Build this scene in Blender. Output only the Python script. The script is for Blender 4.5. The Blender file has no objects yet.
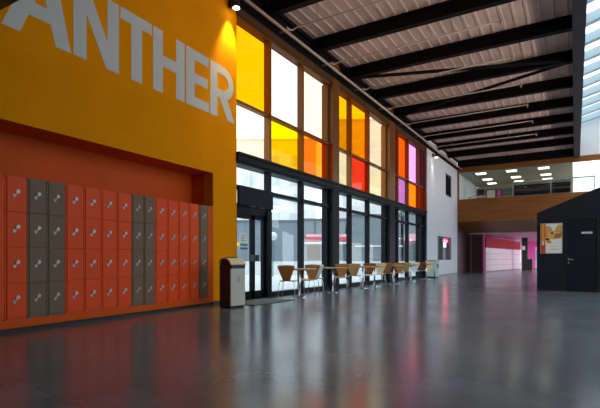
import bpy, bmesh, math, random
from mathutils import Vector, Matrix
random.seed(7)
PI = math.pi
scn = bpy.context.scene
COL = scn.collection

# ------------------------------------------------------------------ materials
def mat(name, col, rough=0.5, metal=0.0, spec=0.5, noise=0.0, nscale=4.0, stretch=(1, 1, 1), bump=0.0, emit=None, estr=0.0):
    m = bpy.data.materials.new(name); m.use_nodes = True
    nt = m.node_tree; b = nt.nodes['Principled BSDF']
    b.inputs['Base Color'].default_value = (*col, 1)
    b.inputs['Roughness'].default_value = rough
    b.inputs['Metallic'].default_value = metal
    b.inputs['Specular IOR Level'].default_value = spec
    if emit:
        b.inputs['Emission Color'].default_value = (*emit, 1)
        b.inputs['Emission Strength'].default_value = estr
    if noise or bump:
        tc = nt.nodes.new('ShaderNodeTexCoord'); mp = nt.nodes.new('ShaderNodeMapping')
        mp.inputs['Scale'].default_value = stretch
        nz = nt.nodes.new('ShaderNodeTexNoise'); nz.inputs['Scale'].default_value = nscale; nz.inputs['Detail'].default_value = 5
        nt.links.new(tc.outputs['Object'], mp.inputs['Vector']); nt.links.new(mp.outputs['Vector'], nz.inputs['Vector'])
        if noise:
            r = nt.nodes.new('ShaderNodeValToRGB')
            r.color_ramp.elements[0].position = .3; r.color_ramp.elements[1].position = .7
            r.color_ramp.elements[0].color = (*[max(0, c * (1 - noise)) for c in col], 1)
            r.color_ramp.elements[1].color = (*[min(1, c * (1 + noise)) for c in col], 1)
            nt.links.new(nz.outputs['Fac'], r.inputs['Fac']); nt.links.new(r.outputs['Color'], b.inputs['Base Color'])
        if bump:
            bp = nt.nodes.new('ShaderNodeBump'); bp.inputs['Strength'].default_value = bump; bp.inputs['Distance'].default_value = .01
            nt.links.new(nz.outputs['Fac'], bp.inputs['Height']); nt.links.new(bp.outputs['Normal'], b.inputs['Normal'])
    return m

def glass(name, tint, refl=0.06, rough=0.02):
    m = bpy.data.materials.new(name); m.use_nodes = True
    nt = m.node_tree; nt.nodes.clear()
    out = nt.nodes.new('ShaderNodeOutputMaterial'); mix = nt.nodes.new('ShaderNodeMixShader')
    tr = nt.nodes.new('ShaderNodeBsdfTransparent'); gl = nt.nodes.new('ShaderNodeBsdfGlossy')
    tr.inputs['Color'].default_value = (*[math.sqrt(c) for c in tint], 1)   # a pane has two faces
    gl.inputs['Roughness'].default_value = rough; gl.inputs['Color'].default_value = (1, 1, 1, 1)
    mix.inputs['Fac'].default_value = refl
    nt.links.new(tr.outputs[0], mix.inputs[1]); nt.links.new(gl.outputs[0], mix.inputs[2]); nt.links.new(mix.outputs[0], out.inputs['Surface'])
    return m

def emis(name, col, s):
    m = bpy.data.materials.new(name); m.use_nodes = True
    nt = m.node_tree; nt.nodes.clear()
    out = nt.nodes.new('ShaderNodeOutputMaterial'); e = nt.nodes.new('ShaderNodeEmission')
    e.inputs['Color'].default_value = (*col, 1); e.inputs['Strength'].default_value = s
    nt.links.new(e.outputs[0], out.inputs['Surface'])
    return m

def wood(name, c1, c2, scale=3.0, stretch=(1, 1, 14), rough=.45):
    m = mat(name, c1, rough, spec=.2)
    nt = m.node_tree; b = nt.nodes['Principled BSDF']
    tc = nt.nodes.new('ShaderNodeTexCoord'); mp = nt.nodes.new('ShaderNodeMapping'); mp.inputs['Scale'].default_value = stretch
    nz = nt.nodes.new('ShaderNodeTexNoise'); nz.inputs['Scale'].default_value = scale; nz.inputs['Detail'].default_value = 6
    r = nt.nodes.new('ShaderNodeValToRGB')
    r.color_ramp.elements[0].position = .35; r.color_ramp.elements[1].position = .65
    r.color_ramp.elements[0].color = (*c1, 1); r.color_ramp.elements[1].color = (*c2, 1)
    nt.links.new(tc.outputs['Object'], mp.inputs['Vector']); nt.links.new(mp.outputs['Vector'], nz.inputs['Vector'])
    nt.links.new(nz.outputs['Fac'], r.inputs['Fac']); nt.links.new(r.outputs['Color'], b.inputs['Base Color'])
    return m

M = {}
M['yellow'] = mat('yellow_paint', (.78, .265, .002), .8, spec=.03, noise=.05, nscale=1.2)
M['orange'] = mat('orange_board', (.62, .085, .006), .6, spec=.15, noise=.05, nscale=2)
M['orange_locker'] = mat('orange_enamel', (.78, .076, .010), .5, spec=.18)
M['taupe_locker'] = mat('taupe_enamel', (.20, .128, .084), .5, spec=.12)
M['letter'] = mat('grey_vinyl', (.56, .55, .525), .6, spec=.12)
M['silver'] = mat('silver', (.62, .62, .62), .3, .7)
M['lock_metal'] = mat('lock_metal', (.36, .36, .37), .4, .4)
M['locker_rim'] = mat('locker_rim', (.50, .30, .38), .5)
M['chrome'] = mat('chrome', (.7, .7, .72), .15, 1.0)
M['black'] = mat('black_paint', (.012, .012, .014), .4)
M['toe'] = mat('black_toe', (.008, .008, .008), .6)
M['frame'] = mat('dark_blue_grey_metal', (.0045, .0065, .010), .45, spec=.12)
M['bronze'] = mat('bronze_metal', (.17, .062, .010), .35, .2, spec=.3)
M['dark_bronze'] = mat('dark_bronze', (.075, .032, .012), .45, spec=.3)
M['mat_grey'] = mat('mat_grey', (.11, .145, .165), .9, spec=.1, noise=.15, nscale=60)
M['steel'] = mat('dark_steel', (.006, .005, .006), .6, spec=.12)
M['ring'] = mat('slate_steel', (.025, .027, .038), .6, spec=.2)
M['deck'] = mat('metal_deck', (.55, .42, .37), .45, .0, noise=.12, nscale=1.5)
M['white'] = mat('white_paint', (.66, .69, .74), .6, noise=.02, nscale=2)
M['bright_white'] = mat('bright_white', (.88, .89, .90), .7)
M['cream'] = mat('cream_paint', (.62, .58, .50), .6)
M['pipe'] = mat('pale_pipe', (.46, .37, .30), .5)
M['wood_band'] = wood('orange_brown_wood', (.22, .075, .018), (.32, .115, .03), 2.5, (.4, 1, 9))
M['wood_chair'] = wood('chair_beech', (.30, .115, .035), (.40, .17, .055), 6, (1, 1, 8))
M['wood_tan'] = wood('chair_maple', (.45, .25, .10), (.55, .33, .14), 6, (1, 1, 8))
M['chair_cream'] = mat('chair_cream', (.68, .56, .34), .4)
M['chair_white'] = mat('chair_white', (.8, .8, .8), .4)
M['chair_dark'] = wood('chair_walnut', (.20, .06, .02), (.28, .09, .03), 6, (1, 1, 8))
M['table_top'] = wood('table_beech', (.50, .32, .15), (.6, .4, .2), 6, (8, 1, 1))
M['bin_body'] = mat('bin_cream', (.50, .47, .41), .45)
M['bin_side'] = mat('bin_brown', (.030, .022, .018), .5)
M['bin_lid'] = mat('bin_lid_cream', (.66, .56, .40), .4)
M['pale_teal'] = mat('pale_teal', (.42, .52, .55), .5)
M['pink'] = mat('magenta_paint', (.75, .09, .38), .5)
M['pink_lit_white'] = mat('pink_lit_white', (.70, .25, .45), .6)
M['red'] = mat('red_panel', (.36, .004, .010), .6, spec=.1)
M['maroon'] = mat('maroon_panel', (.055, .012, .014), .45)
M['brown_post'] = mat('brown_post', (.16, .095, .055), .5)
M['locker_pale'] = mat('pale_locker', (.78, .72, .76), .35)
M['kiosk'] = mat('kiosk_black', (.012, .014, .020), .6, spec=.15, noise=.1, nscale=8)
M['kiosk_door'] = mat('kiosk_door_black', (.009, .011, .016), .5, spec=.15)
M['office_ceiling'] = mat('office_ceiling', (.42, .41, .34), .7)
M['office_wall'] = mat('office_wall', (.42, .38, .30), .7)
M['panel_light'] = emis('panel_light', (1, .93, .78), 4.0)
M['lens'] = emis('lamp_lens', (1, .93, .80), 12)
M['clear'] = glass('clear_glass', (.76, .90, .95), .05)
M['balu'] = glass('balcony_glass', (.80, .88, .88), .07)
M['sky_glass'] = glass('roof_glass', (.90, .96, .99), .03)
for k, c in dict(p_yellow=(.8, .27, .0), p_gold=(1, .52, .0), p_amber=(.95, .27, .0), p_orange=(1, .13, .003), p_tangerine=(1, .19, .006), p_pink=(.62, .50, .47), p_ivory=(.6, .53, .38),
                 p_cream=(1, .82, .54), p_pale=(1, .90, .66), p_straw=(1, .86, .50), p_red=(.95, .05, .012), p_lilac=(.62, .22, .62), p_purple=(.30, .03, .5)).items():
    M[k] = glass(k, c, .04)
M['paving'] = mat('pale_paving', (.50, .53, .55), .8, noise=.06, nscale=.5)
M['clad'] = mat('blue_grey_cladding', (.16, .205, .235), .6, noise=.06, nscale=.6, stretch=(1, 1, 6))
M['clad_dark'] = mat('dark_cladding', (.11, .14, .17), .6)
M['shop_wall'] = mat('shop_front', (.22, .25, .27), .6)
M['shop_glass'] = mat('shop_glass', (.10, .13, .15), .15)
M['shop_red'] = mat('shop_red', (.55, .09, .13), .5)
M['shop_pink'] = mat('shop_pink', (.85, .45, .50), .5)
M['shop_brown'] = mat('shop_brown', (.13, .07, .05), .6)
M['tower_pale'] = mat('tower_pale', (.66, .64, .62), .7)
M['tower_amber'] = mat('tower_grey', (.55, .53, .52), .7)
M['tower_window'] = mat('tower_window', (.50, .50, .52), .5)
M['low_wall'] = mat('low_white_wall', (.68, .69, .69), .7)
M['yellow_sign'] = mat('yellow_sign', (.9, .55, .02), .5)
M['paper'] = mat('paper', (.8, .82, .84), .6)
M['green'] = mat('green_print', (.06, .35, .13), .6)
M['blue'] = mat('blue_print', (.05, .12, .45), .6)
M['red_sign'] = emis('red_sign_light', (1, .03, .08), 14)
M['white_screen'] = emis('white_screen', (1, .97, .95), 2.2)
M['dark_red_glass'] = mat('dark_inner', (.06, .02, .03), .4)
M['rafter'] = mat('pale_blue_steel', (.33, .46, .52), .55)
M['mauve'] = mat('mauve_slat', (.20, .11, .14), .5)
M['mid_grey'] = mat('mid_grey', (.25, .26, .28), .5)

# brick cladding for one building
def brick(name, c1, c2, c3, scale):
    m = mat(name, c1, .8); nt = m.node_tree; b = nt.nodes['Principled BSDF']
    tc = nt.nodes.new('ShaderNodeTexCoord'); mp = nt.nodes.new('ShaderNodeMapping'); mp.inputs['Rotation'].default_value = (PI / 2, 0, 0)
    br = nt.nodes.new('ShaderNodeTexBrick'); br.inputs['Scale'].default_value = scale
    br.inputs['Color1'].default_value = (*c1, 1); br.inputs['Color2'].default_value = (*c2, 1); br.inputs['Mortar'].default_value = (*c3, 1)
    nt.links.new(tc.outputs['Object'], mp.inputs['Vector']); nt.links.new(mp.outputs['Vector'], br.inputs['Vector'])
    nt.links.new(br.outputs['Color'], b.inputs['Base Color'])
    return m
M['brick'] = brick('grey_brick', (.15, .19, .21), (.18, .22, .24), (.22, .25, .26), 1.6)

# polished concrete floor
def floor_mat():
    m = mat('polished_concrete', (.1, .1, .1), .25, spec=1.0); nt = m.node_tree; b = nt.nodes['Principled BSDF']
    tc = nt.nodes.new('ShaderNodeTexCoord')
    n1 = nt.nodes.new('ShaderNodeTexNoise'); n1.inputs['Scale'].default_value = 1.5; n1.inputs['Detail'].default_value = 4; n1.inputs['Roughness'].default_value = .5
    n2 = nt.nodes.new('ShaderNodeTexNoise'); n2.inputs['Scale'].default_value = .8; n2.inputs['Detail'].default_value = 2
    nt.links.new(tc.outputs['Object'], n1.inputs['Vector']); nt.links.new(tc.outputs['Object'], n2.inputs['Vector'])
    r1 = nt.nodes.new('ShaderNodeValToRGB'); r1.color_ramp.elements[0].position = .32; r1.color_ramp.elements[1].position = .72
    r1.color_ramp.elements[0].color = (.085, .106, .132, 1); r1.color_ramp.elements[1].color = (.135, .165, .20, 1)
    r2 = nt.nodes.new('ShaderNodeMapRange'); r2.inputs['From Min'].default_value = .3; r2.inputs['From Max'].default_value = .7
    r2.inputs['To Min'].default_value = .17; r2.inputs['To Max'].default_value = .25
    nt.links.new(n1.outputs['Fac'], r1.inputs['Fac']); nt.links.new(r1.outputs['Color'], b.inputs['Base Color'])
    nt.links.new(n2.outputs['Fac'], r2.inputs['Value']); nt.links.new(r2.outputs['Result'], b.inputs['Roughness'])
    return m
M['floor'] = floor_mat()

# ------------------------------------------------------------------ mesh helpers
class MB:
    def __init__(s): s.v = []; s.f = []; s.mi = []; s.cur = 0
    def add(s, vs, fs):
        o = len(s.v); s.v += [tuple(v) for v in vs]
        for f in fs: s.f.append([o + i for i in f]); s.mi.append(s.cur)
        return s
    def box(s, x0, x1, y0, y1, z0, z1):
        return s.add([(x0, y0, z0), (x1, y0, z0), (x1, y1, z0), (x0, y1, z0), (x0, y0, z1), (x1, y0, z1), (x1, y1, z1), (x0, y1, z1)],
                     [(0, 3, 2, 1), (4, 5, 6, 7), (0, 1, 5, 4), (1, 2, 6, 5), (2, 3, 7, 6), (3, 0, 4, 7)])
    def prism(s, poly, d0, d1, plane='xz'):
        n = len(poly)
        def P(p, d): return (p[0], d, p[1]) if plane == 'xz' else ((d, p[0], p[1]) if plane == 'yz' else (p[0], p[1], d))
        vs = [P(p, d0) for p in poly] + [P(p, d1) for p in poly]
        fs = [tuple(range(n)), tuple(range(2 * n - 1, n - 1, -1))] + [(i, i + n, (i + 1) % n + n, (i + 1) % n) for i in range(n)]
        return s.add(vs, fs)
    def tube(s, pts, r, n=8, r1=None):
        pts = [Vector(p) for p in pts]; rings = []
        for i, p in enumerate(pts):
            d = (pts[min(i + 1, len(pts) - 1)] - pts[max(i - 1, 0)]).normalized()
            up = Vector((0, 0, 1)) if abs(d.z) < .9 else Vector((1, 0, 0))
            a = d.cross(up).normalized(); b = d.cross(a)
            rr = r if r1 is None else r + (r1 - r) * i / (len(pts) - 1)
            rings.append([p + rr * (math.cos(2 * PI * k / n) * a + math.sin(2 * PI * k / n) * b) for k in range(n)])
        vs = [q for R in rings for q in R]; fs = []
        for i in range(len(rings) - 1):
            for k in range(n): fs.append((i * n + k, i * n + (k + 1) % n, (i + 1) * n + (k + 1) % n, (i + 1) * n + k))
        fs.append(tuple(range(n - 1, -1, -1))); fs.append(tuple(range((len(rings) - 1) * n, len(rings) * n)))
        return s.add(vs, fs)
    def cyl(s, c, r, h, n=24, axis='z'):
        e = dict(x=(h, 0, 0), y=(0, h, 0), z=(0, 0, h))[axis]
        return s.tube([c, (c[0] + e[0], c[1] + e[1], c[2] + e[2])], r, n)
    def sheet(s, fn, nu, nv, th):
        # fn(u,v) -> Vector; a closed shell of thickness th
        P = [[Vector(fn(i / nu, j / nv)) for j in range(nv + 1)] for i in range(nu + 1)]
        def nrm(i, j):
            a = P[min(i + 1, nu)][j] - P[max(i - 1, 0)][j]; b = P[i][min(j + 1, nv)] - P[i][max(j - 1, 0)]
            n = a.cross(b); return n.normalized() if n.length > 1e-9 else Vector((0, 0, 1))
        top = [P[i][j] for i in range(nu + 1) for j in range(nv + 1)]
        bot = [P[i][j] - th * nrm(i, j) for i in range(nu + 1) for j in range(nv + 1)]
        N = len(top); w = nv + 1; fs = []
        for i in range(nu):
            for j in range(nv):
                a, b, c, d = i * w + j, (i + 1) * w + j, (i + 1) * w + j + 1, i * w + j + 1
                fs.append((a, b, c, d)); fs.append((N + d, N + c, N + b, N + a))
        edge = [i * w for i in range(nu + 1)] + [nu * w + j for j in range(1, w)] + [i * w + nv for i in range(nu - 1, -1, -1)] + [j for j in range(nv - 1, 0, -1)]
        for k in range(len(edge)):
            a, b = edge[k], edge[(k + 1) % len(edge)]; fs.append((b, a, N + a, N + b))
        return s.add(top + bot, fs)
    def build(s, name, m, parent=None, loc=None, rotz=None, bevel=0, smooth=False):
        me = bpy.data.meshes.new(name); me.from_pydata(s.v, [], s.f)
        ms = m if isinstance(m, (list, tuple)) else [m]
        for q in ms: me.materials.append(M[q] if isinstance(q, str) else q)
        for p, i in zip(me.polygons, s.mi): p.material_index = i
        bm = bmesh.new(); bm.from_mesh(me); bmesh.ops.recalc_face_normals(bm, faces=bm.faces); bm.to_mesh(me); bm.free()
        if smooth:
            for p in me.polygons: p.use_smooth = True
        o = bpy.data.objects.new(name, me); COL.objects.link(o)
        if parent: o.parent = parent
        if loc: o.location = loc
        if rotz is not None: o.rotation_euler = (0, 0, rotz)
        if bevel:
            b = o.modifiers.new('bevel', 'BEVEL'); b.width = bevel; b.segments = 2; b.limit_method = 'ANGLE'
        return o

def tag(o, label=None, cat=None, group=None, kind=None):
    if label: o['label'] = label
    if cat: o['category'] = cat
    if group: o['group'] = group
    if kind: o['kind'] = kind
    return o
def thing(name, label, cat, loc=(0, 0, 0), rotz=0, group=None):
    o = bpy.data.objects.new(name, None); COL.objects.link(o); o.empty_display_size = .2
    o.location = loc; o.rotation_euler = (0, 0, rotz)
    return tag(o, label, cat, group)
def setting(name, loc=(0, 0, 0), rotz=0):
    o = bpy.data.objects.new(name, None); COL.objects.link(o); o.location = loc; o.rotation_euler = (0, 0, rotz); o['kind'] = 'structure'
    return o
def struct(name, mb, m, parent=None, loc=None, rotz=None, bevel=0):
    o = mb.build(name, m, parent, loc, rotz, bevel)
    if not parent: o['kind'] = 'structure'
    return o
def copy_tree(o, parent=None):
    c = o.copy(); COL.objects.link(c)
    if parent: c.parent = parent
    for ch in list(o.children): copy_tree(ch, c)
    return c

# ------------------------------------------------------------------ floor and shell
Y0 = 8.28                       # where the yellow wall meets the glazing
YE = 31.4                       # end of the hall, face of the balcony
struct('floor', MB().box(-.3, 16, -5, 56, -.2, 0), 'floor')
gd = MB().box(-110, -.3, -40, 130, -.25, -.03); gd.box(16, 110, -40, 130, -.25, -.03)
struct('ground', gd, 'paving')

WR = math.atan2(-.99885, .048)  # local x runs back along the yellow wall, local y into the room
WL = (0, Y0, 0)
AL0, AL1, AZ0, AZ1, AD = .83, 9.4, .0, 2.85, .60
w = MB()
w.box(-.02, AL0, -.25, 0, 0, 7.9); w.box(AL1, 13.3, -.25, 0, 0, 7.9); w.box(AL0, AL1, -.25, 0, AZ1, 7.9)
struct('wall_left', w, 'yellow', None, WL, WR)
struct('trim_15', MB().box(0.0, 9.4, -.002, .002, 3.852, 3.862), 'yellow', None, WL, WR)
w = MB()   # orange lined recess
w.box(AL0, AL1, -AD - .05, -AD, .0, AZ1); w.box(AL0 - .03, AL0, -AD - .05, -.004, 0, AZ1); w.box(AL1, AL1 + .03, -AD - .05, -.004, 0, AZ1)
w.box(AL0 - .03, AL1 + .03, -AD - .05, -.004, AZ1 - .001, AZ1 + .04)
w.box(AL0, .998, -.03, -.004, .17, 2.13)
struct('wall_recess', w, 'orange', None, WL, WR)
struct('baseboard_left', MB().box(AL0, AL1, -.54, -.005, .055, .165), 'orange', None, WL, WR)
struct('baseboard_plinth', MB().box(AL0, AL1, -.54, -.06, .0, .055), 'toe', None, WL, WR)
struct('baseboard_corner', MB().box(0, AL0, 0.0, .012, .0, .075), 'toe', None, WL, WR)

# letters painted on the yellow wall
LT = thing('wall_lettering', 'large pale grey capital letters ANTHER across the yellow wall', 'lettering', WL, WR)
B0, C0 = 4.11, 5.27
def letter(polys):
    mb = MB()
    for i, p in enumerate(polys): mb.prism(p, -.002 - .0004 * i, .004 + .0003 * i)
    return mb.build('letter', 'letter', LT)
letter([[(5.18, B0), (4.94, B0), (4.585, 4.98), (4.585, C0), (4.70, C0)], [(4.18, B0), (4.42, B0), (4.585, 4.72), (4.585, C0), (4.45, C0)],
        [(4.905, 4.40), (4.44, 4.40), (4.49, 4.60), (4.83, 4.60)]])
letter([[(4.14, B0), (3.915, B0), (3.915, C0), (4.14, C0)], [(3.525, B0), (3.30, B0), (3.30, C0), (3.525, C0)],
        [(4.14, C0), (3.89, C0), (3.30, B0), (3.55, B0)]])
letter([[(3.27, C0), (2.57, C0), (2.57, C0 - .20), (3.27, C0 - .20)], [(3.04, B0), (2.80, B0), (2.80, C0), (3.04, C0)]])
letter([[(2.54, B0), (2.30, B0), (2.30, C0), (2.54, C0)], [(1.95, B0), (1.715, B0), (1.715, C0), (1.95, C0)], [(2.32, 4.61), (1.93, 4.61), (1.93, 4.82), (2.32, 4.82)]])
letter([[(1.67, B0), (1.42, B0), (1.42, C0), (1.67, C0)], [(1.5, C0), (.99, C0), (.99, C0 - .2), (1.5, C0 - .2)],
        [(1.5, B0), (.97, B0), (.97, B0 + .2), (1.5, B0 + .2)], [(1.5, 4.6), (1.02, 4.6), (1.02, 4.8), (1.5, 4.8)]])
R = [[(.93, B0), (.69, B0), (.69, C0), (.93, C0)], [(.62, 4.56), (.36, 4.62), (.06, B0), (.33, B0)]]
cx, cz, ro, ri = .47, (C0 + 4.55) / 2, (C0 - 4.55) / 2, (C0 - 4.55) / 2 - .19
R += [[(.72, C0), (cx, C0), (cx, C0 - .19), (.72, C0 - .19)], [(.72, 4.74), (cx, 4.74), (cx, 4.55), (.72, 4.55)]]
for k in range(14):
    a0, a1 = PI / 2 - PI * k / 14, PI / 2 - PI * (k + 1) / 14
    R.append([(cx - ro * math.cos(a0), cz + ro * math.sin(a0)), (cx - ro * math.cos(a1), cz + ro * math.sin(a1)),
              (cx - ri * math.cos(a1), cz + ri * math.sin(a1)), (cx - ri * math.cos(a0), cz + ri * math.sin(a0))])
letter(R)

# ------------------------------------------------------------------ lockers
def locker(s0, s1, m, label, group):
    Wd = s1 - s0 - .004
    wx, wy = s0 * .048, Y0 - s0 * .99885
    t = thing('locker_column', label, 'lockers', (wx, wy, .165), WR, group)
    b = MB(); zb, zt = 0.001, 1.955
    b.box(.002, Wd, -.52, -.03, zb, zt)
    for z in (zb, .485, .965, 1.445, zt - .03): b.box(.002, Wd, -.03, -.008, z, z + .03)
    b.box(.002, .03, -.03, -.008, zb, zt); b.box(Wd - .03, Wd, -.03, -.008, zb, zt)
    b.build('body', m, t)
    for k in range(4):
        z0 = .028 + k * .480; z1 = z0 + .462
        d = MB().box(.026, Wd - .026, -.02, .004, z0, z1).build('door', m, t, bevel=.004)
        l = MB(); cx_, cz_ = Wd * .52, (z0 + z1) / 2 + .02
        l.cyl((cx_ - .022, .004, cz_ + .028), .027, .018, 14, 'y'); l.cyl((cx_ + .024, .004, cz_ - .030), .022, .012, 14, 'y')
        l.tube([(cx_ - .022, .010, cz_ + .028), (cx_ + .024, .010, cz_ - .030)], .012, 8)
        l.build('lock', 'lock_metal', d)
    return t
G = 'locker columns in the orange recess'
locker(1.00, 1.275, 'taupe_locker', 'single taupe locker column at the bin end of the locker bank', G)
od = ['first', 'second', 'third', 'fourth']
for k in range(4): locker(1.28 + .3025 * k, 1.28 + .3025 * (k + 1), 'orange_locker', 'orange four-door locker column, %s to the left of the single taupe end column' % od[k], G)
for k in range(2): locker(2.49 + .27 * k, 2.49 + .27 * (k + 1), 'taupe_locker', 'taupe four-door locker column, %s of the middle taupe pair' % ('right one', 'left one')[k], G)
for k in range(4): locker(3.03 + .31 * k, 3.03 + .31 * (k + 1), 'orange_locker', 'orange four-door locker column, %s to the left of the middle taupe pair' % od[k], G)
for k in range(2): locker(4.27 + .285 * k, 4.27 + .285 * (k + 1), 'taupe_locker', 'taupe four-door locker column, %s of the pair nearest the camera' % ('right one', 'left one')[k], G)
locker(4.84, 5.14, 'orange_locker', 'orange locker column directly left of the taupe pair nearest the camera', G)
locker(5.14, 5.44, 'orange_locker', 'orange locker column cut off by the left edge of the photo', G)

# ------------------------------------------------------------------ glazed facade
ZT, ZM, ZC, ZB2 = 6.62, 4.70, 3.48, 3.22     # head, mid rail, top and bottom of the dark band
ZR = 2.68                                     # rail of the lower glazing
GX = -.15
def bay(name, ys, mull, cols_top, cols_bot, plabels, door=None):
    y0, y1 = ys
    t = setting(name)
    up, lo = MB(), MB()
    for y in mull:
        up.box(GX - .03, 0, y - .085, y, ZC, ZT); lo.box(GX - .03, 0, y - .085, y, .0, ZB2)
    up.box(GX - .03, -.03, y0, y1, ZM - .035, ZM + .035); up.box(GX - .03, 0, y0, y1, ZT, ZT + .06)
    lo.box(GX - .03, -.03, y0, y1, ZR - .05, ZR + .05)
    if door: lo.box(GX - .03, -.02, door, y1, 0, .13)
    else: lo.box(GX - .03, -.02, y0, y1, 0, .13)
    up.build('upper_frame', 'bronze', t); lo.build('lower_frame', 'frame', t)
    e = [y0] + list(mull) + [y1]
    for i in range(len(e) - 1):
        a, b = e[i] - .01, e[i + 1] - .01
        o = MB().box(GX - .012, GX, a, b, ZM, ZT + .02).build('pane', cols_top[i], t); o['label'] = plabels[0][i]
        o = MB().box(GX - .012, GX, a, b, ZC - .02, ZM).build('pane', cols_bot[i], t); o['label'] = plabels[1][i]
        MB().box(GX - .012, GX, a, b, ZR, ZB2 + .02).build('pane', 'clear', t)
        if not (door and i == 0): MB().box(GX - .012, GX, a, b, .05, ZR).build('pane', 'clear', t)
    return t
bay('window_1', (Y0 - .05, 13.02), (9.72, 11.38), ('p_yellow', 'p_pink', 'p_ivory'), ('p_pale', 'p_gold', 'p_tangerine'),
    (('yellow pane', 'pale pink pane', 'ivory pane'), ('ivory pane', 'golden yellow pane', 'orange amber pane')), door=9.72)
bay('window_2', (13.59, 18.3), (14.70, 16.33), ('p_yellow', 'p_amber', 'p_cream'), ('p_straw', 'p_red', 'p_straw'),
    (('yellow pane', 'amber pane', 'cream pane'), ('cream pane', 'red pane', 'cream pane')))
bay('window_3', (19.06, 23.75), (19.66, 21.15, 22.86), ('p_red', 'p_orange', 'p_lilac', 'p_purple'), ('p_orange', 'p_lilac', 'p_orange', 'p_red'),
    (('red pane', 'orange pane', 'lilac pane', 'purple pane'), ('orange pane', 'lilac pane', 'orange pane', 'red pane')))
# columns between the bays, dark band and head beam
def column(name, y0, y1):
    t = setting(name)
    u = MB().box(-.30, .05, y0 + .05, y1, ZC, 7.45); u.box(-.3, -.10, y0 - .06, y0 + .05, ZC, ZT); u.build('upper_cladding', 'bronze', t)
    l = MB().box(-.30, .05, y0 + .05, y1, 0, ZC); l.box(-.3, -.10, y0 - .06, y0 + .05, 0, ZB2); l.build('lower_cladding', 'frame', t)
column('trim_1', 13.07, 13.59); column('trim_2', 18.35, 19.06); column('trim_3', 23.74, 24.03)
bd = MB().box(-.30, .06, Y0, 24.0, ZB2 + .06, ZC - .06); bd.box(-.30, .10, Y0, 24.0, ZC - .06, ZC); bd.box(-.3, .02, Y0, 24.0, ZB2, ZB2 + .06)
struct('trim_4', bd, 'frame')
hd = MB().box(-.30, .04, Y0, 24.0, ZT + .06, 6.86)
struct('trim_5', hd, 'dark_bronze')
hd = MB().box(-.30, .06, Y0, YE, 6.86, 7.06); hd.box(-.3, .10, Y0, YE, 7.40, 7.51); hd.box(-.30, .0, Y0, YE, 7.06, 7.40)
struct('trim_6', hd, 'steel')

# entrance doors in the first bay
d = setting('door_1')
fr = MB().box(GX - .04, .03, 9.50, 9.70, 0, 2.2); fr.box(GX - .04, -.02, 8.3, 9.7, 2.06, 2.30); fr.box(GX - .04, .05, 8.3, 9.7, 0, .02)
fr.build('door_frame', 'frame', d)
MB().box(GX - .012, GX, Y0 - .05, 9.7, 2.25, ZR).build('pane', 'clear', d)
for (a, b, hy) in ((8.30, 8.995, 8.94), (9.005, 9.50, 9.06)):
    lf = MB().box(-.11, -.05, a, a + .075, .02, 2.06); lf.box(-.11, -.05, b - .075, b, .02, 2.06); lf.box(-.11, -.05, a, b, .02, .20); lf.box(-.11, -.05, a, b, 1.96, 2.06)
    leaf = lf.build('door_leaf', 'frame', d)
    MB().box(-.085, -.075, a + .05, b - .05, .15, 2.0).build('pane', 'clear', leaf)
    hb = MB().box(-.05, .06, hy - .05, hy + .05, .93, 1.09); hb.build('handle', 'black', leaf, bevel=.01)
# notice stuck on the door glass
t = thing('door_notice', 'white paper notice with green and blue bars on the entrance door glass', 'notice')
n = MB().box(-.074, -.070, 8.50, 8.80, 1.20, 1.62); n.build('sheet', 'paper', t)
n = MB(); n.box(-.070, -.068, 8.50, 8.80, 1.30, 1.36); n.build('print', 'green', t)
n = MB(); n.box(-.070, -.068, 8.52, 8.80, 1.21, 1.27); n.build('print', 'blue', t)
n = MB()
for k in range(4): n.box(-.070, -.068, 8.54, 8.74 - .03 * (k % 2), 1.42 + .045 * k, 1.435 + .045 * k)
n.build('print', 'mid_grey', t)
# heater casing above the doors
t = thing('entrance_mat', 'grey entrance mat on the floor in front of the glass doors', 'mat', (.12, 7.75, 0))
MB().box(0, .83, 0, 1.52, .0, .012).build('pile', 'mat_grey', t); e = MB().box(-.02, 0, -.02, 1.54, 0, .014); e.box(.83, .85, -.02, 1.54, 0, .014); e.box(0, .83, -.02, 0, 0, .014); e.box(0, .83, 1.52, 1.54, 0, .014)
e.build('border', 'toe', t)
t = thing('air_curtain', 'black box-shaped air curtain mounted above the entrance doors', 'air curtain', (0, 8.33, 2.26))
MB().box(-.015, .05, .0, 1.40, 0, .46).build('casing', 'kiosk', t, bevel=.008)
for y in (.42, .80): MB().box(-.01, .045, y, y + .24, -.008, .001).build('grille', 'mid_grey', t)

# pale wall beyond the glazing
wx0, wx1 = -.30, .02
w = MB()
ys, zs = [24.03, 26.3, 28.2, 29.7, YE], None
w.box(wx0, wx1, 24.03, 26.3, 0, 7.5); w.box(wx0, wx1, 29.7, YE, 0, 7.5)
w.box(wx0, wx1, 26.3, 29.7, 0, .92); w.box(wx0, wx1, 26.3, 29.7, 2.3, 4.84); w.box(wx0, wx1, 26.3, 28.2, 4.84, 6.2); w.box(wx0, wx1, 26.3, 29.7, 6.2, 7.5)
struct('wall_left_far', w, 'white')
struct('baseboard_far', MB().box(.02, .035, 24.05, YE, 0, .06), 'mid_grey')
f = setting('window_4')
fm = MB()
for (a, b, c, e) in ((28.2, 28.36, 4.84, 6.2), (29.54, 29.7, 4.84, 6.2), (28.2, 29.7, 4.84, 4.94), (28.2, 29.7, 6.1, 6.2), (28.9, 28.98, 4.84, 6.2)): fm.box(-.2, .0, a, b, c, e)
fm.build('window_frame', 'black', f); MB().box(-.16, -.15, 28.2, 29.7, 4.84, 6.2).build('pane', 'shop_glass', f)
f = setting('window_5')
fm = MB()
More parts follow.
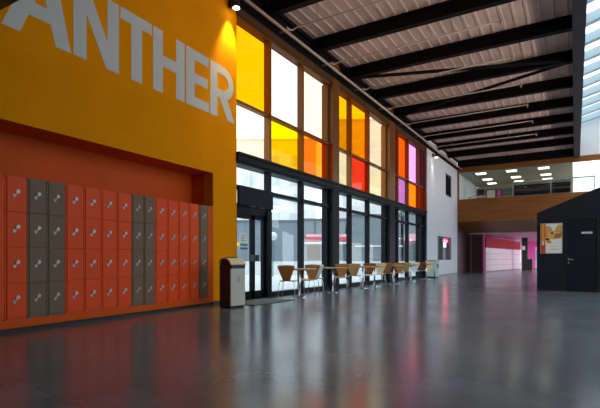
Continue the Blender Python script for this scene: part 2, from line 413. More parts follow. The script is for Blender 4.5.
for (a, b, c, e) in ((26.3, 26.5, .92, 2.3), (29.3, 29.7, .92, 2.3), (27.55, 27.75, .92, 2.3), (26.3, 29.7, 2.2, 2.3)): fm.box(-.25, .0, a, b, c, e)
fm.build('window_frame', 'black', f); MB().box(-.25, -.24, 26.3, 29.7, .92, 2.3).build('pane', 'clear', f)
t = thing('lit_sign', 'glowing red and white sign inside the small window of the white wall', 'sign', (-.2, 27.8, 1.7))
MB().box(0, .1, 0, 1.4, .30, .46).build('red_strip', 'red_sign', t); MB().box(0, .1, .0, 1.0, .0, .26).build('white_strip', 'white_screen', t)
MB().box(-.04, 0, -.0, 1.45, -.02, .48).build('back_box', 'black', t)

# ------------------------------------------------------------------ roof
ZBm = 7.13; XR = 6.68
dk = MB(); x = 0.0; pts = []
while x < XR:
    pts += [(x, 7.51), (x + .20, 7.51), (x + .215, 7.49), (x + .275, 7.49), (x + .29, 7.51)]; x += .30
pts = [(min(p[0], XR), p[1]) for p in pts]
n = len(pts); vs = [(p[0], -5, p[1]) for p in pts] + [(p[0], YE + .2, p[1]) for p in pts]
vs += [(p[0], -5, 7.75) for p in (pts[0], pts[-1])] + [(p[0], YE + .2, 7.75) for p in (pts[0], pts[-1])]
fs = [(i, i + 1, n + i + 1, n + i) for i in range(n - 1)] + [(2 * n, 2 * n + 1, 2 * n + 3, 2 * n + 2)]
dk.add(vs, fs); struct('ceiling', dk, 'deck')
def beam(y, label):
    t = thing('roof_beam', label, 'beam', (.10, y, ZBm), 0, 'dark steel roof beams')
    b = MB(); L = XR - .10
    b.box(0, L, -.012, .012, .02, .34); b.box(0, L, -.10, .10, 0, .022); b.box(0, L, -.10, .10, .34, .362)
    b.build('girder', 'steel', t)
    e = MB().box(.0, .05, -.12, .12, -.02, .36); e.build('end_plate', 'steel', t)
names = ['second', 'third', 'fourth', 'fifth', 'sixth', 'seventh', 'eighth', 'ninth']
beam(9.45, 'dark steel roof beam nearest the camera, cut by the top of the photo')
for k in range(8): beam(11.82 + 2.37 * k, 'dark steel roof beam, %s from the camera' % names[k])
struct('trim_7', MB().box(XR, XR + .30, -4.8, YE, 6.95, 8.15), 'ring')
struct('trim_8', MB().box(.06, XR + .32, YE - .12, YE + .1, 7.02, 7.62), 'steel')
def brace(a, b, label):
    t = thing('roof_brace', label, 'brace', a)
    p = Vector(b) - Vector(a)
    MB().tube([(0, 0, 0), tuple(p)], .055, 10).build('tube', 'steel', t)
    MB().box(-.10, .10, -.12, .12, -.03, .06).build('gusset', 'steel', t)
brace((.5, 14.2, 7.12), (6.5, 16.5, 7.20), 'thin steel roof brace running from the third beam to the fourth')
brace((.5, 18.9, 7.12), (6.5, 16.7, 7.20), 'thin steel roof brace running from the fifth beam to the fourth')

# pale conduit along the facade and branch pipes with hangers
t = thing('conduit', 'long pale conduit running under the roof along the window wall', 'pipe', (.3, Y0 - 1.2, 6.92))
MB().tube([(0, 0, 0), (0, YE - Y0 + 1.1, 0)], .038, 10).build('tube', 'pipe', t, smooth=True)
for k in range(9): MB().box(-.24, .05, .5 + 2.4 * k, .55 + 2.4 * k, .03, .06).build('bracket', 'mid_grey', t)
pl = ['nearest the camera', 'second from the camera', 'third from the camera', 'fourth from the camera', 'fifth from the camera', 'sixth from the camera', 'farthest from the camera']
for k in range(7):
    y = 10.1 + 2.45 * k
    t = thing('sprinkler_pipe', 'thin pale sprinkler pipe hung under the roof, %s' % pl[k], 'pipe', (.3, y, 6.92), 0, 'sprinkler pipes under the roof')
    MB().tube([(.09, -.25, .03), (.09, -.06, .04), (.12, 0, .07), (.24, .0, .10), (4.85, 0, .12)], .021, 8).build('tube', 'pipe', t, smooth=True)
    for x in (.85, 3.6): MB().tube([(x, 0, .12), (x, 0, .57)], .008, 6).build('hanger', 'mid_grey', t)
    MB().cyl((4.84, 0, .02), .03, .12, 10).build('sprinkler_head', 'pipe', t)

# skylight to the right, its end wall, outer wall
sk = setting('window_6')
def skz(x): return 9.15 + .28 * (x - 6.85)
g = MB().add([(6.85, -5, skz(6.85)), (14, -5, skz(14)), (14, YE, skz(14)), (6.85, YE, skz(6.85))], [(0, 1, 2, 3)]); g.build('pane', 'sky_glass', sk)
for k in range(19):
    y = YE - .3 - 1.62 * k
    MB().add([(6.85, y - .14, skz(6.85) - .34), (14, y - .14, skz(14) - .34), (14, y + .14, skz(14) - .34), (6.85, y + .14, skz(6.85) - .34),
              (6.85, y - .14, skz(6.85) - .02), (14, y - .14, skz(14) - .02), (14, y + .14, skz(14) - .02), (6.85, y + .14, skz(6.85) - .02)],
             [(0, 3, 2, 1), (4, 5, 6, 7), (0, 1, 5, 4), (1, 2, 6, 5), (2, 3, 7, 6), (3, 0, 4, 7)]).build('rafter', 'rafter', sk)
struct('trim_9', MB().box(6.86, 6.9, -4.8, YE, 8.15, 9.12), 'white')
wr = MB().box(14, 14.3, 6, YE + .3, 0, .25); wr.box(14, 14.3, 6, YE + .3, 8.6, 11.1); wr.box(14, 14.3, -5, 6, 0, 11.1)  # near end kept solid to darken the left wall and near floor
struct('wall_right', wr, 'white')
rw = setting('window_added_light')  # added glazing, out of view, brings more daylight into the hall
fr = MB()
for k in range(11): fr.box(14.02, 14.2, 6 + 2.42 * k, 6.12 + 2.42 * k, .25, 8.6)
for z in (2.7, 5.4): fr.box(14.04, 14.16, 6, YE + .3, z, z + .1)
fr.build('window_frame', 'ring', rw)
MB().box(14.09, 14.10, 6, YE + .3, .25, 8.6).build('pane', 'clear', rw)
struct('wall_rear', MB().box(-.3, 14.3, -5.3, -5, 0, 11.1), 'cream')
struct('ceiling_gallery', MB().box(.25, 14, -5, 2.74, 3.9, 4.3), 'black')
we = MB().box(6.85, 14.3, YE + .05, YE + .3, 7.04, 11.1); struct('wall_end_upper', we, 'bright_white')

# ------------------------------------------------------------------ balcony at the far end
b = MB().box(.02, 14, YE - .02, YE + .12, 6.70, 7.03); b.box(.02, .12, YE - .02, YE + .12, 4.9, 6.7)
b.box(.02, 14, YE, YE + .12, 3.43, 4.90)
for z in (3.9, 4.4): b.box(.02, 14, YE - .004, YE, z, z + .01)
struct('wall_balcony', b, 'wood_band')
so = MB().add([(.02, YE, 3.43), (14, YE, 3.43), (14, 34.7, 2.84), (.02, 34.7, 2.84), (.02, YE + .1, 3.55), (14, YE + .1, 3.55), (14, 34.7, 2.96), (.02, 34.7, 2.96)],
              [(0, 1, 2, 3), (4, 5, 6, 7), (0, 1, 5, 4), (1, 2, 6, 5), (2, 3, 7, 6), (3, 0, 4, 7)])
struct('ceiling_soffit', so, 'wood_band')
struct('trim_10', MB().box(.3, 14, 34.62, 34.75, 2.74, 2.84), 'cream')
g = setting('window_7'); MB().box(.12, 14, YE + .04, YE + .055, 4.9, 6.7).build('pane', 'balu', g)
MB().box(.12, 14, YE + .03, YE + .07, 4.88, 4.93).build('bottom_rail', 'mid_grey', g)
# upper office
struct('floor_upper', MB().box(-.3, 14, YE + .12, 38.2, 4.3, 4.55), 'office_wall')
struct('ceiling_upper', MB().box(-.3, 6.62, YE + .12, 38.2, 6.70, 6.95), 'office_ceiling')
wu = MB().box(-.3, .05, YE + .12, 38, 4.55, 6.7)
struct('wall_upper_left', wu, 'white')
wu = MB().box(-.3, 6.62, 38, 38.2, 4.55, 6.7)
struct('wall_upper_rear', wu, 'office_wall')
k = 0
lab = {0: 'front', 1: 'middle', 2: 'rear'}; labx = ['left', 'centre', 'right']
for i, x in enumerate((1.36, 3.22, 5.06)):
    for j, y in enumerate((32.3, 34.9, 36.9)):
        t = thing('ceiling_light', 'glowing ceiling panel in the upper office, %s row, %s of three' % (lab[j], labx[i]), 'ceiling light', (x, y, 6.66), 0, 'office ceiling panels')
        MB().box(-.33, .33, -.33, .33, .012, .04).build('frame', 'white', t); MB().box(-.30, .30, -.30, .30, .0, .014).build('diffuser', 'panel_light', t)
def door_like(x0, x1, m, label, cat, name, z1=6.3, z0=4.55, y=37.9):
    t = thing(name, label, cat, (x0, y, z0)); W_ = x1 - x0
    MB().box(0, W_, .0, .09, 0, z1 - z0).build('panel', m, t)
    fr = MB().box(-.06, 0, -.03, .09, 0, z1 - z0 + .06); fr.box(W_, W_ + .06, -.03, .09, 0, z1 - z0 + .06); fr.box(0, W_, -.03, .09, z1 - z0, z1 - z0 + .06)
    fr.build('frame', 'black', t)
    return t
t = door_like(.16, .60, 'dark_red_glass', 'dark narrow door at the left of the upper office', 'door', 'office_door', 6.35)
t = door_like(.85, 1.46, 'cream', 'pale framed display panel on the rear wall of the upper office', 'panel', 'display_panel', 6.3)
door_like(1.60, 1.88, 'pink', 'magenta panel on the rear wall of the upper office', 'panel', 'magenta_panel', 6.3)
t = thing('picture', 'small pale picture with dark patch on the framed office panel', 'picture', (.95, 37.86, 5.3))
MB().box(0, .4, 0, .03, 0, .5).build('sheet', 'white', t); MB().box(.06, .2, -.006, 0, .16, .3).build('dark_patch', 'black', t)
t = thing('wall_screen', 'large black screen above the wooden cupboard in the upper office', 'screen', (2.0, 37.85, 5.85))
MB().box(0, .9, 0, .1, 0, .5).build('casing', 'black', t)
MB().box(.03, .87, -.005, 0, .03, .47).build('glass', 'shop_glass', t)
t = thing('cupboard', 'light wooden cupboard below the black screen in the upper office', 'cupboard', (2.0, 37.5, 4.56))
MB().box(0, .9, 0, .4, 0, 1.2).build('body', 'wood_tan', t)
for x in (.01, .455): MB().box(x, x + .435, -.02, 0, .02, 1.18).build('door', 'wood_tan', t)
# dark glazed meeting box in the office, slatted
t = thing('glazed_partition', 'dark framed glass partition with louvres at the right of the upper office', 'partition', (3.2, 33, 4.56))
f = MB().box(0, 4.6, -.04, .04, 1.42, 1.50); f.box(0, .06, -.04, .04, 0, 1.5); f.box(4.54, 4.6, -.04, .04, 0, 1.5); f.box(0, 4.6, -.04, .04, 0, .06)
f.box(2.2, 2.25, -.04, .04, 0, 1.42)
f.build('frame', 'pale_teal', t)
MB().box(.05, 4.55, -.006, .006, .05, 1.44).build('pane', 'balu', t)
for k in range(5):
    sl = MB().box(.06, 3.3, .10, .30, .12 + .26 * k, .20 + .26 * k); sl.build('slat', 'black' if k % 2 == 0 else 'mauve', t)
MB().box(.06, 3.3, .32, .36, .05, 1.3).build('back_panel', 'maroon', t)
t = thing('office_desk', 'pale desk with papers behind the balcony glass at the left', 'desk', (.35, 33.2, 4.56))
MB().box(0, 1.1, 0, .6, .70, .74).build('top', 'white', t)
for x in (.02, 1.02):
    for y in (.02, .52): MB().box(x, x + .05, y, y + .05, 0, .70).build('leg', 'mid_grey', t)

# ------------------------------------------------------------------ passage under the balcony
cw = MB().box(-.3, .20, 34.7, 34.9, 0, 2.75)
struct('wall_passage_left', MB().box(-.3, .20, 34.70, 34.9, 0, 2.75).box(.34, 1.08, 34.70, 34.9, 0, 2.75), 'maroon')
struct('wall_passage_side', MB().box(-.3, .02, YE, 34.7, 0, 3.5), 'maroon')
struct('trim_11', MB().box(.20, .34, 34.64, 34.9, 0, 2.75), 'brown_post')
struct('trim_12', MB().box(1.08, 1.18, 34.64, 34.9, 0, 2.75), 'pink')
struct('ceiling_passage', MB().box(-.3, 14, 34.75, 56, 2.75, 2.95), 'pink_lit_white')  # white ceiling; the pink light on it is put into its colour
# angled locker wall of the passage
A, B = Vector((.74, 34.95)), Vector((1.96, 46.05)); d2 = (B - A); LW = d2.length; ang = math.atan2(d2.y, d2.x)
struct('wall_passage', MB().box(0, LW, .02, .3, 0, 2.75), 'pink', None, (A.x, A.y, 0), ang)
struct('trim_13', MB().box(0, LW, -.53, .02, 1.80, 2.52), 'red', None, (A.x, A.y, 0), ang)
proto = None
lb = ['first', 'second', 'third', 'fourth', 'fifth', 'sixth', 'seventh', 'eighth', 'ninth', 'tenth', 'eleventh', 'twelfth', 'thirteenth', 'fourteenth', 'fifteenth', 'sixteenth', 'seventeenth', 'eighteenth', 'nineteenth', 'twentieth', 'twenty-first', 'twenty-second', 'twenty-third', 'twenty-fourth']
N = 18; pw = LW / N
for k in range(N):
    p = A + d2 * (k / N)
    if proto is None:
        t = proto = thing('pale_locker', 'x', 'lockers', (p.x, p.y, 0), ang, 'pale lockers in the pink passage')
        bb = MB().box(.01, pw - .01, -.50, .015, .06, 1.79); bb.build('body', 'locker_rim', t)
        for q in range(4): MB().box(.03, pw - .03, -.52, -.50, .09 + .425 * q, .49 + .425 * q).build('door', 'locker_pale', t)
        MB().box(.01, pw - .01, -.46, .015, 0, .06).build('plinth', 'mid_grey', t)
    else:
        t = copy_tree(proto); t.location = (p.x, p.y, 0)
    t['label'] = 'pale glossy locker column in the pink passage, %s along from the near end' % lb[k]
struct('wall_passage_end', MB().box(2.3, 14, 52, 52.3, 0, 2.75), 'pink')
struct('wall_passage_right', MB().box(6.2, 6.5, 34.9, 52, 0, 2.75), 'white')
struct('trim_14', MB().box(2.50, 2.72, 45.9, 46.2, 0, 2.75), 'white')
t = thing('passage_pillar', 'black square pillar in the pink passage right of the lockers', 'pillar', (2.93, 42.3, 0))
MB().box(0, .42, 0, .42, 0, 2.74).build('shaft', 'toe', t); MB().box(-.02, .44, -.02, .44, 0, .10).build('base', 'toe', t)
MB().box(.02, .24, -.02, 0, 1.7, 2.05).build('notice', 'paper', t)
t = thing('passage_cabinet', 'low black cabinet beside the pillar in the pink passage', 'cabinet', (3.36, 42.5, 0))
MB().box(0, .32, 0, .5, .05, .95).build('body', 'black', t); MB().box(-.01, .33, -.02, .5, .95, .99).build('top', 'mid_grey', t); MB().box(.02, .30, .02, .48, 0, .05).build('base', 'toe', t)
t = thing('poster_stand', 'tall white and grey poster stand at the end of the pink passage', 'display stand', (3.72, 45.5, 0))
MB().box(0, .6, 0, .05, .15, 2.0).build('panel', 'paper', t); MB().box(.05, .55, -.01, 0, .9, 1.7).build('print', 'pale_teal', t)
MB().box(.0, .6, -.2, .25, 0, .15).build('base', 'mid_grey', t)

# ------------------------------------------------------------------ black kiosk with sloped roof
t = thing('kiosk', 'black flat-sided kiosk with a sloping top at the right edge of the hall', 'kiosk', (5.72, 16.0, 0))
zl, sl = 2.42, .412
def top(x): return zl + sl * x
k = MB()
k.prism([(0, .0), (.77, .0), (.77, 2.22), (1.60, 2.22), (1.60, 0), (4.2, 0), (4.2, top(2.6)), (2.6, top(2.6)), (0, top(0))], 0, .08)
k.box(0, .08, .08, 3.4, 0, zl); k.box(4.12, 4.2, .08, 3.4, 0, top(2.6)); k.box(0, 4.2, 3.32, 3.4, 0, zl)
k.prism([(0, zl - .05), (0, zl), (2.6, top(2.6)), (4.2, top(2.6)), (4.2, top(2.6) - .05), (2.6, top(2.6) - .05)], .08, 3.4)
k.build('body', 'kiosk', t)
dr = MB().box(.785, 1.585, .02, .065, .01, 2.205).build('door', 'kiosk_door', t); dr['label'] = 'flush black door'
fr = MB().box(.77, .785, -.006, .08, 0, 2.22); fr.box(1.585, 1.6, -.006, .08, 0, 2.22); fr.box(.77, 1.6, -.006, .08, 2.205, 2.22); fr.build('door_frame', 'toe', t)
h = MB().box(.84, .87, .0, .02, .98, 1.02); h.tube([(.855, .02, .97), (.855, -.05, .97), (.99, -.05, .97)], .011, 8); h.cyl((.855, .0, .97), .026, .022, 14, 'y')
h.build('handle', 'silver', dr)
MB().cyl((.855, .0, .87), .024, .022, 14, 'y').build('lock', 'silver', dr)
s = MB().box(1.19, 1.46, .012, .02, 1.745, 1.795); s.build('door_sign', 'paper', dr)
s = MB()
for q in range(7): s.box(1.21 + .034 * q, 1.232 + .034 * q, .010, .0125, 1.758, 1.782)
s.build('sign_print', 'mid_grey', dr)
MB().box(-.0, .77, -.012, 0, 0, .06).build('skirting', 'toe', t); MB().box(1.6, 4.2, -.012, 0, 0, .06).build('skirting', 'toe', t)

# poster: a food picture drawn cell by cell on one panel
def poster_col(u, v):    # u 0..1 to the right, v 0..1 up
    if u < .22:
        c = (.62, .10, .02)
        if .05 < u < .17: c = (.70, .30, .04) if v > .28 else (.55, .06, .02)
        if .08 < u < .15 and .26 < v < .42: c = (.80, .74, .66)
        return c
    x = (u - .22) / .78
    c = (.80, .79, .78)
    f = lambda cx, cy, rx, ry: ((x - cx) / rx) ** 2 + ((v - cy) / ry) ** 2
    if f(.12, .80, .30, .12) < 1 or f(.86, .76, .26, .20) < 1: c = (.66, .36, .10)
    if f(.5, .62, .62, .15) < 1: c = (.60, .30, .06)
    if f(.52, .66, .40, .07) < 1: c = (.74, .48, .20)
    if f(.78, .62, .26, .05) < 1: c = (.38, .16, .03)
    if f(.25, .52, .24, .06) < 1: c = (.72, .46, .10)
    if f(.40, .68, .10, .035) < 1 or f(.12, .47, .10, .05) < 1: c = (.05, .02, .01)
    if f(.22, .38, .16, .06) < 1: c = (.62, .36, .06)
    if f(.7, .54, .20, .018) < 1: c = (.10, .05, .02)
    wv = .008 * math.sin(60 * x)
    if .20 < v + wv < .235 and .30 < x < .72: c = (.78, .55, .34)
    if .10 < v + wv < .145 and .25 < x < .80: c = (.78, .55, .34)
    return c
def poster_mat():
    m = mat('poster_print', (1, 1, 1), .35); nt = m.node_tree; a = nt.nodes.new('ShaderNodeVertexColor'); a.layer_name = 'print'
    nt.links.new(a.outputs['Color'], nt.nodes['Principled BSDF'].inputs['Base Color']); return m
t = thing('poster', 'framed poster of golden baked food with a red side stripe on the black kiosk', 'poster', (5.83, 15.975, 1.17))
PW, PH, nu, nv = .57, .90, 48, 72
mb = MB(); vs = [(PW * i / nu, 0, PH * j / nv) for j in range(nv + 1) for i in range(nu + 1)]
fs = [(j * (nu + 1) + i, j * (nu + 1) + i + 1, (j + 1) * (nu + 1) + i + 1, (j + 1) * (nu + 1) + i) for j in range(nv) for i in range(nu)]
mb.add(vs, fs); pr = mb.build('print', poster_mat(), t)
ca = pr.data.color_attributes.new('print', 'FLOAT_COLOR', 'CORNER')
for p in pr.data.polygons:
    c = poster_col((p.index % nu + .5) / nu, (p.index // nu + .5) / nv)
    for li in p.loop_indices: ca.data[li].color = (*c, 1)
MB().box(0, PW, .002, .022, 0, PH).build('backing', 'paper', t)
fr = MB().box(-.015, 0, -.006, .022, -.015, PH + .015); fr.box(PW, PW + .015, -.006, .022, -.015, PH + .015); fr.box(0, PW, -.006, .022, -.015, 0); fr.box(0, PW, -.006, .022, PH, PH + .015)
fr.build('frame', 'silver', t)

# ------------------------------------------------------------------ litter bin by the yellow wall
t = thing('litter_bin', 'cream and brown litter bin with a rounded lid by the yellow wall corner', 'bin', (.72, 7.28, 0), math.radians(-6))
# local +x is the front
MB().box(-.17, .13, -.205, .205, .02, .86).build('body', 'bin_side', t, bevel=.012)
MB().box(.131, .165, -.205, .205, .04, .80).build('front_panel', 'bin_body', t, bevel=.012)
def arc(d): return [(-.175 + d, .86)] + [(-.175 + d + (.13 - d) * (1 - math.cos(a)), .90 + (.12 - d) * math.sin(a)) for a in [PI / 2 * q / 5 for q in range(1, 6)]] + [(.06, 1.005 - d), (.13, .96 - d), (.185 - d, .88 - d * .5)]
o_, i_ = arc(0), arc(.03)
MB().prism(o_ + i_[::-1], -.215, .215).build('lid', 'bin_lid', t)
MB().prism(i_ + [(.12, .86)], -.20, .20).build('lid_side', 'bin_side', t)
MB().prism([(.12, .80), (.172, .80), (.178, .872), (.12, .872)], -.19, .19).build('flap', 'black', t)
MB().prism([(-.10, 1.012), (.04, 1.016), (.04, 1.026), (-.08, 1.035)], -.13, .13).build('hatch', 'black', t)
for q in range(3): MB().box(.165, .168, -.03, .05, .52 + .05 * q, .55 + .05 * q).build('emblem', 'mid_grey', t)
MB().box(-.16, .15, -.19, .19, 0, .02).build('base', 'toe', t)

t = thing('recycling_cabinet', 'low pale teal cabinet at the far end of the window wall', 'cabinet', (.06, 23.75, 0))
MB().box(0, .55, 0, .55, .06, .86).build('body', 'pale_teal', t, bevel=.01)
MB().box(-.01, .57, -.01, .57, .86, .92).build('lid', 'mid_grey', t); MB().box(.03, .52, .03, .52, 0, .06).build('plinth', 'toe', t)
MB().box(.55, .56, .08, .47, .50, .72).build('flap', 'black', t)

# ------------------------------------------------------------------ chairs and tables
def make_chair(label, mb_, ms_, leg):
    t = thing('shell_chair', label, 'chair', (0, 0, 0), 0, 'chairs along the window wall')
    # local +y is the way the sitter faces
    def seat(u, v):
        a = u * 2 - 1; y = -.19 + .40 * v
        wd = .17 + .055 * math.sin(PI * min(1, v * 1.1 + .1)) - .03 * max(0, v - .85) / .15
        return (a * wd, y, .455 - .012 * (1 - a * a) - .02 * max(0, v - .8) / .2)
    MB().sheet(seat, 8, 8, .012).build('seat', ms_, t, smooth=True)
    def back(u, v):
        a = u * 2 - 1
        wd = .088 + .152 * v
        if v > .9: wd -= .028 * ((v - .9) / .1) ** 2
        z = .44 + .385 * v + (.012 * (1 - a * a) if v > .85 else 0)
        return (a * wd, -.19 - .10 * v - .03 * math.sin(PI * v) * .4 + .045 * a * a * v, z)
    MB().sheet(back, 8, 10, .012).build('backrest', mb_, t, smooth=True)
    nk = MB().sheet(lambda u, v: ((u * 2 - 1) * .10, -.14 - .055 * math.sin(v * PI / 2), .440 + .035 * (1 - math.cos(v * PI / 2))), 4, 5, .012)
    nk.build('neck', mb_, t, smooth=True)
    for sx in (-1, 1):
        for sy, yy in ((1, .20), (-1, -.22)):
            MB().tube([(sx * .06, sy * .04, .432), (sx * .15, sy * .11, .425), (sx * .19, yy * .85, .40), (sx * .225, yy, .0)], .009, 8).build('leg', leg, t, smooth=True)
    return t
X = .62
CH = [  # y, heading (0 faces away along the hall, pi faces the camera), back, seat, legs, label
    (9.70, .30, 'wood_chair', 'wood_chair', 'chrome', 'brown shell chair nearest the camera, at the first cafe table'),
    (10.54, PI + .2, 'wood_chair', 'wood_tan', 'chrome', 'brown shell chair on the far side of the first cafe table'),
    (11.36, .5, 'chair_white', 'wood_tan', 'chrome', 'white-backed shell chair on the near side of the second cafe table'),
    (12.46, PI + .3, 'wood_chair', 'wood_tan', 'chrome', 'brown shell chair on the far side of the second cafe table'),
    (13.72, .3, 'wood_tan', 'wood_tan', 'chrome', 'tan shell chair on the near side of the third cafe table'),
    (14.65, PI + .3, 'chair_dark', 'chair_white', 'black', 'dark brown shell chair with black legs on the far side of the third cafe table'),
    (15.68, PI + .3, 'chair_cream', 'chair_cream', 'chrome', 'cream shell chair on the far side of the fourth cafe table'),
    (16.78, .3, 'wood_chair', 'wood_tan', 'chrome', 'brown shell chair on the near side of the fifth cafe table'),
    (17.83, PI + .3, 'wood_chair', 'wood_chair', 'chrome', 'brown shell chair on the far side of the fifth cafe table'),
    (19.05, .2, 'wood_tan', 'chair_cream', 'chrome', 'tan shell chair on the near side of the sixth cafe table'),
    (19.85, PI + .2, 'chair_white', 'chair_white', 'black', 'white shell chair on the far side of the sixth cafe table'),
    (21.30, .3, 'chair_dark', 'chair_white', 'black', 'dark brown shell chair on the near side of the seventh cafe table'),
    (22.40, PI + .3, 'chair_cream', 'chair_cream', 'black', 'cream shell chair farthest along the window wall'),
]
for i, (y, r, a, b, c, l) in enumerate(CH):
    t = make_chair(l, a, b, c); t.location = (X - (.2 if i == 2 else .06 if r < 1 else -.02), y + (-.03 if r < 1 else .04), 0); t.rotation_euler = (0, 0, r)
def make_table():
    t = thing('cafe_table', 'x', 'table', (0, 0, 0), 0, 'cafe tables along the window wall')
    MB().box(-.35, .35, -.25, .25, .715, .74).build('table_top', 'table_top', t, bevel=.006)
    MB().tube([(0, 0, .02), (0, 0, .715)], .025, 12).build('pedestal', 'chrome', t, smooth=True)
    MB().cyl((0, 0, 0), .20, .02, 28).build('base', 'chrome', t)
    MB().box(-.2, .2, -.03, .03, .69, .715).build('bracket', 'mid_grey', t)
    return t
TB = [(10.13, 'first'), (12.02, 'second'), (14.22, 'third'), (15.27, 'fourth'), (17.33, 'fifth'), (19.46, 'sixth'), (21.86, 'seventh')]
p0 = None
for y, l in TB:
    t = make_table() if p0 is None else copy_tree(p0)
    p0 = p0 or t
    t.location = (X, y, 0)
    t['label'] = 'small wood-topped pedestal cafe table by the glazing, %s from the camera' % l

# ------------------------------------------------------------------ spotlights
def spot(loc, rz, label, power, cone, aim, colr=(1, .78, .42)):
    t = thing('wall_spotlight', label, 'spotlight', loc, rz)
    MB().box(-.05, .05, -.03, .03, -.02, .14).build('bracket', 'black', t)
    MB().tube([(0, 0, .02), (.10, 0, .0)], .02, 8).build('arm', 'black', t)
    MB().tube([(.16, 0, .12), (.16, 0, -.08)], .07, 16, .09).build('housing', 'black', t)
    MB().cyl((.16, 0, -.09), .075, .012, 16).build('lens', 'lens', t)
    L = bpy.data.lights.new('spotlight_lamp', 'SPOT'); L.energy = power; L.spot_size = cone; L.spot_blend = .8; L.color = colr; L.shadow_soft_size = .05
    o = bpy.data.objects.new('spotlight_lamp', L); COL.objects.link(o); o.parent = t; o.location = (.16, 0, -.12)
    o.rotation_euler = (0, aim, 0)
    return t
spot((.06, 8.02, 6.72), 0, 'black spotlight with glowing lens at the top of the yellow wall', 260, math.radians(62), math.radians(9), (1, .80, .30))
spot((.08, 25.2, 6.62), 0, 'black spotlight high on the white wall beyond the windows', 40, math.radians(60), math.radians(9), (1, .9, .8))

# ------------------------------------------------------------------ outside
ER = math.atan2(.5173, .8558)
def E(d, a): return (6.74 - .5173 * d + .8558 * a, .8558 * d + .5173 * a, -.03)
def block(name, d, a0, a1, z1, depth, m, label):
    t = thing(name, label, 'building', E(d, a0), ER)
    MB().box(0, a1 - a0, 0, depth, 0, z1).build('wall', m, t)
    MB().box(-.1, a1 - a0 + .1, -.12, depth, z1, z1 + .14).build('roof', m if z1 > 10 else 'clad_dark', t)
    return t
t = block('outbuilding', 38, -13, -.0, 4.1, 6, 'clad', 'low blue-grey clad building across the yard, left')
for k in range(5): MB().box(1.2 + 2.4 * k, 1.24 + 2.4 * k, -.02, 0, 0, 4.1).build('panel_joint', 'clad_dark', t)
MB().box(7.6, 8.3, -.04, 0, 2.1, 2.35).build('sign', 'yellow_sign', t)
t = block('shop', 38.2, .2, 3.8, 4.25, 6, 'shop_wall', 'low shop across the yard with a red and pink sign band')
MB().box(.3, 3.9, -.12, 0, 2.45, 2.85).build('sign', 'shop_red', t); MB().box(.3, 3.9, -.12, 0, 2.85, 3.05).build('sign_band', 'shop_pink', t)
MB().box(.2, 4.0, -.2, 0, 2.25, 2.40).build('canopy', 'low_wall', t)
for k in range(3): f = MB().box(.4 + 1.2 * k, 1.5 + 1.2 * k, -.05, 0, .9, 2.1).build('window', 'shop_brown' if k == 0 else 'shop_glass', t)
for x in (1.0, 2.9): MB().box(x, x + .12, -.06, 0, 3.1, 4.2).build('pilaster', 'clad_dark', t)
t = block('brick_building', 38.1, 4.3, 8.45, 4.6, 6, 'brick', 'low grey brick building across the yard, between the shop and kiosk')
MB().box(.3, 4.3, -.1, 0, 2.0, 2.12).build('ledge', 'low_wall', t)
t = block('corner_shop', 37.9, 8.7, 14, 4.9, 6, 'shop_wall', 'low corner shop with a red light across the yard, right')
MB().box(-.05, 1.3, -.12, 0, 2.5, 3.1).build('sign', 'shop_pink', t); MB().box(.1, .5, -.2, -.12, 2.15, 2.55).build('red_lamp', 'shop_red', t)
MB().box(-.05, 1.2, -.04, 0, .9, 2.2).build('window', 'shop_glass', t); MB().box(1.6, 5, -.05, 0, 2.9, 3.0).build('ledge', 'low_wall', t)
t = block('tower_block', 62, -12.5, 2.2, 17.2, 8, 'tower_pale', 'tall pale block rising behind the low outbuilding')
for r_ in range(4):
    for k in range(4):
        MB().box(1.5 + 3.2 * k, 3.3 + 3.2 * k, -.05, 0, 5.8 + 2.6 * r_, 7.2 + 2.6 * r_).build('window', 'tower_window', t)
t = block('grey_block', 64, 4.5, 15, 20.5, 8, 'tower_amber', 'tall grey block rising behind the brick building')
for r_ in range(4):
    for k in range(3): MB().box(1.5 + 2.9 * k, 3.0 + 2.9 * k, -.05, 0, 6.4 + 3.2 * r_, 7.8 + 3.2 * r_).build('window', 'tower_window', t)
t = thing('garden_wall', 'long low white wall crossing the paved yard outside the windows', 'wall', E(29, -12), ER)
MB().box(0, 20.6, 0, .3, 0, .76).build('wall', 'low_wall', t); MB().box(-.02, 20.62, -.04, .34, .76, .84).build('coping', 'low_wall', t)
t = thing('globe_lamp', 'white globe lamp on a thin post in the yard', 'lamp', E(26, -1.55), 0)
MB().tube([(0, 0, 0), (0, 0, 2.1)], .03, 8).build('post', 'clad_dark', t)
g = MB(); R_ = .26
rings = [(R_ * math.sin(PI * i / 8), R_ * -math.cos(PI * i / 8)) for i in range(1, 8)]
g.tube([(0, 0, 2.3 + z) for r, z in rings], .1, 12)
for i, (r, z) in enumerate(rings):
    for k in range(12): g.v[i * 12 + k] = (r * math.cos(PI * k / 6), r * math.sin(PI * k / 6), 2.3 + z)
g.build('globe', 'low_wall', t, smooth=True)

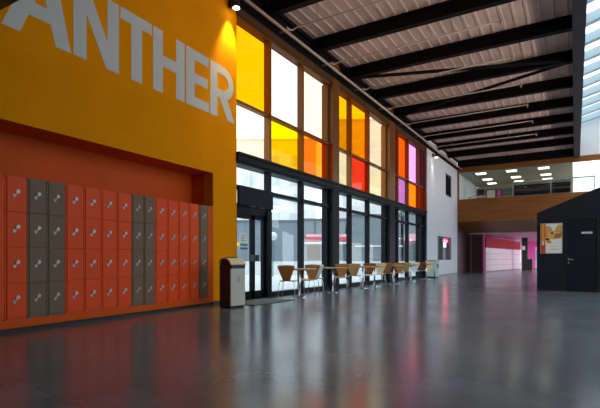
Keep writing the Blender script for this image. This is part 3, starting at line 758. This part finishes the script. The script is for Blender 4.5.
# ------------------------------------------------------------------ light
Wd = bpy.data.worlds.new('overcast'); scn.world = Wd; Wd.use_nodes = True
nt = Wd.node_tree; bg = nt.nodes['Background']
tc = nt.nodes.new('ShaderNodeTexCoord'); mp = nt.nodes.new('ShaderNodeMapping'); mp.inputs['Scale'].default_value = (1, 1, 2.5)
nz = nt.nodes.new('ShaderNodeTexNoise'); nz.inputs['Scale'].default_value = 2.2; nz.inputs['Detail'].default_value = 5
rp = nt.nodes.new('ShaderNodeValToRGB'); rp.color_ramp.elements[0].position = .35; rp.color_ramp.elements[1].position = .65
rp.color_ramp.elements[0].color = (.90, .94, .98, 1); rp.color_ramp.elements[1].color = (1, 1, 1, 1)
nt.links.new(tc.outputs['Generated'], mp.inputs['Vector']); nt.links.new(mp.outputs['Vector'], nz.inputs['Vector'])
nt.links.new(nz.outputs['Fac'], rp.inputs['Fac']); nt.links.new(rp.outputs['Color'], bg.inputs['Color'])
bg.inputs['Strength'].default_value = 2.0
def lamp(name, loc, sx, sy, power, col, parent=None):
    L = bpy.data.lights.new(name, 'AREA'); L.shape = 'RECTANGLE'; L.size = sx; L.size_y = sy; L.energy = power; L.color = col
    o = bpy.data.objects.new(name, L); COL.objects.link(o); o.location = loc; return o
# added fill lights, out of view on the outer posts, turned up to the roof and across to the yellow wall
def fill_light(y, z, target, power, colr, cone=95):
    t = setting('trim_fill_light', (13.9, y, z))
    MB().box(-.12, .10, -.16, .16, -.10, .10).build('housing', 'black', t)
    L = bpy.data.lights.new('fill_lamp', 'SPOT'); L.energy = power; L.spot_size = math.radians(cone); L.spot_blend = 1; L.color = colr; L.shadow_soft_size = .4
    o = bpy.data.objects.new('fill_lamp', L); COL.objects.link(o); o.parent = t; o.location = (-.2, 0, 0)
    dv = Vector(target) - Vector((13.7, y, z)); o.rotation_euler = dv.to_track_quat('-Z', 'Y').to_euler()
for q in range(10): fill_light(8.25 + 2.37 * q, 2.75, (3.2, 8.25 + 2.37 * q, 7.5), 640, (1, .77, .66), 58)
fill_light(7.0, 4.4, (.1, 9.6, 3.2), 150, (1, .82, .62))
# ceiling fittings of the pink passage: added out of view to light it, a lamp under each
for i, y in enumerate((37.5, 41.5, 45.5, 49.5)):
    t = setting('trim_passage_fill', (5.5, y, 2.70))
    MB().box(-.6, .6, -.1, .1, .0, .05).build('fitting', 'white', t); MB().box(-.58, .58, -.08, .08, -.01, 0).build('diffuser', 'panel_light', t)
    o = lamp('passage_fill_lamp', (0, 0, -.02), 1.2, .2, 90, (1, .97, .98)); o.parent = t

# ------------------------------------------------------------------ camera
cam = bpy.data.cameras.new('camera'); co = bpy.data.objects.new('camera', cam); COL.objects.link(co)
cam.sensor_width = 36; cam.lens = 455 / 600 * 36
cam.shift_y = (258.5 - 204) / 600
cam.clip_start = .05; cam.clip_end = 400
co.location = (6.74, 0, 1.0); co.rotation_euler = (PI / 2, 0, math.atan(275 / 455))
scn.camera = co
vs_ = scn.view_settings
vs_.view_transform = 'Standard'; vs_.look = 'None'; vs_.gamma = 1; vs_.use_curve_mapping = False
vs_.exposure = .4
scn.cycles.use_denoising = True
scn.cycles.max_bounces = 10; scn.cycles.transparent_max_bounces = 16
scn.cycles.sample_clamp_indirect = 6
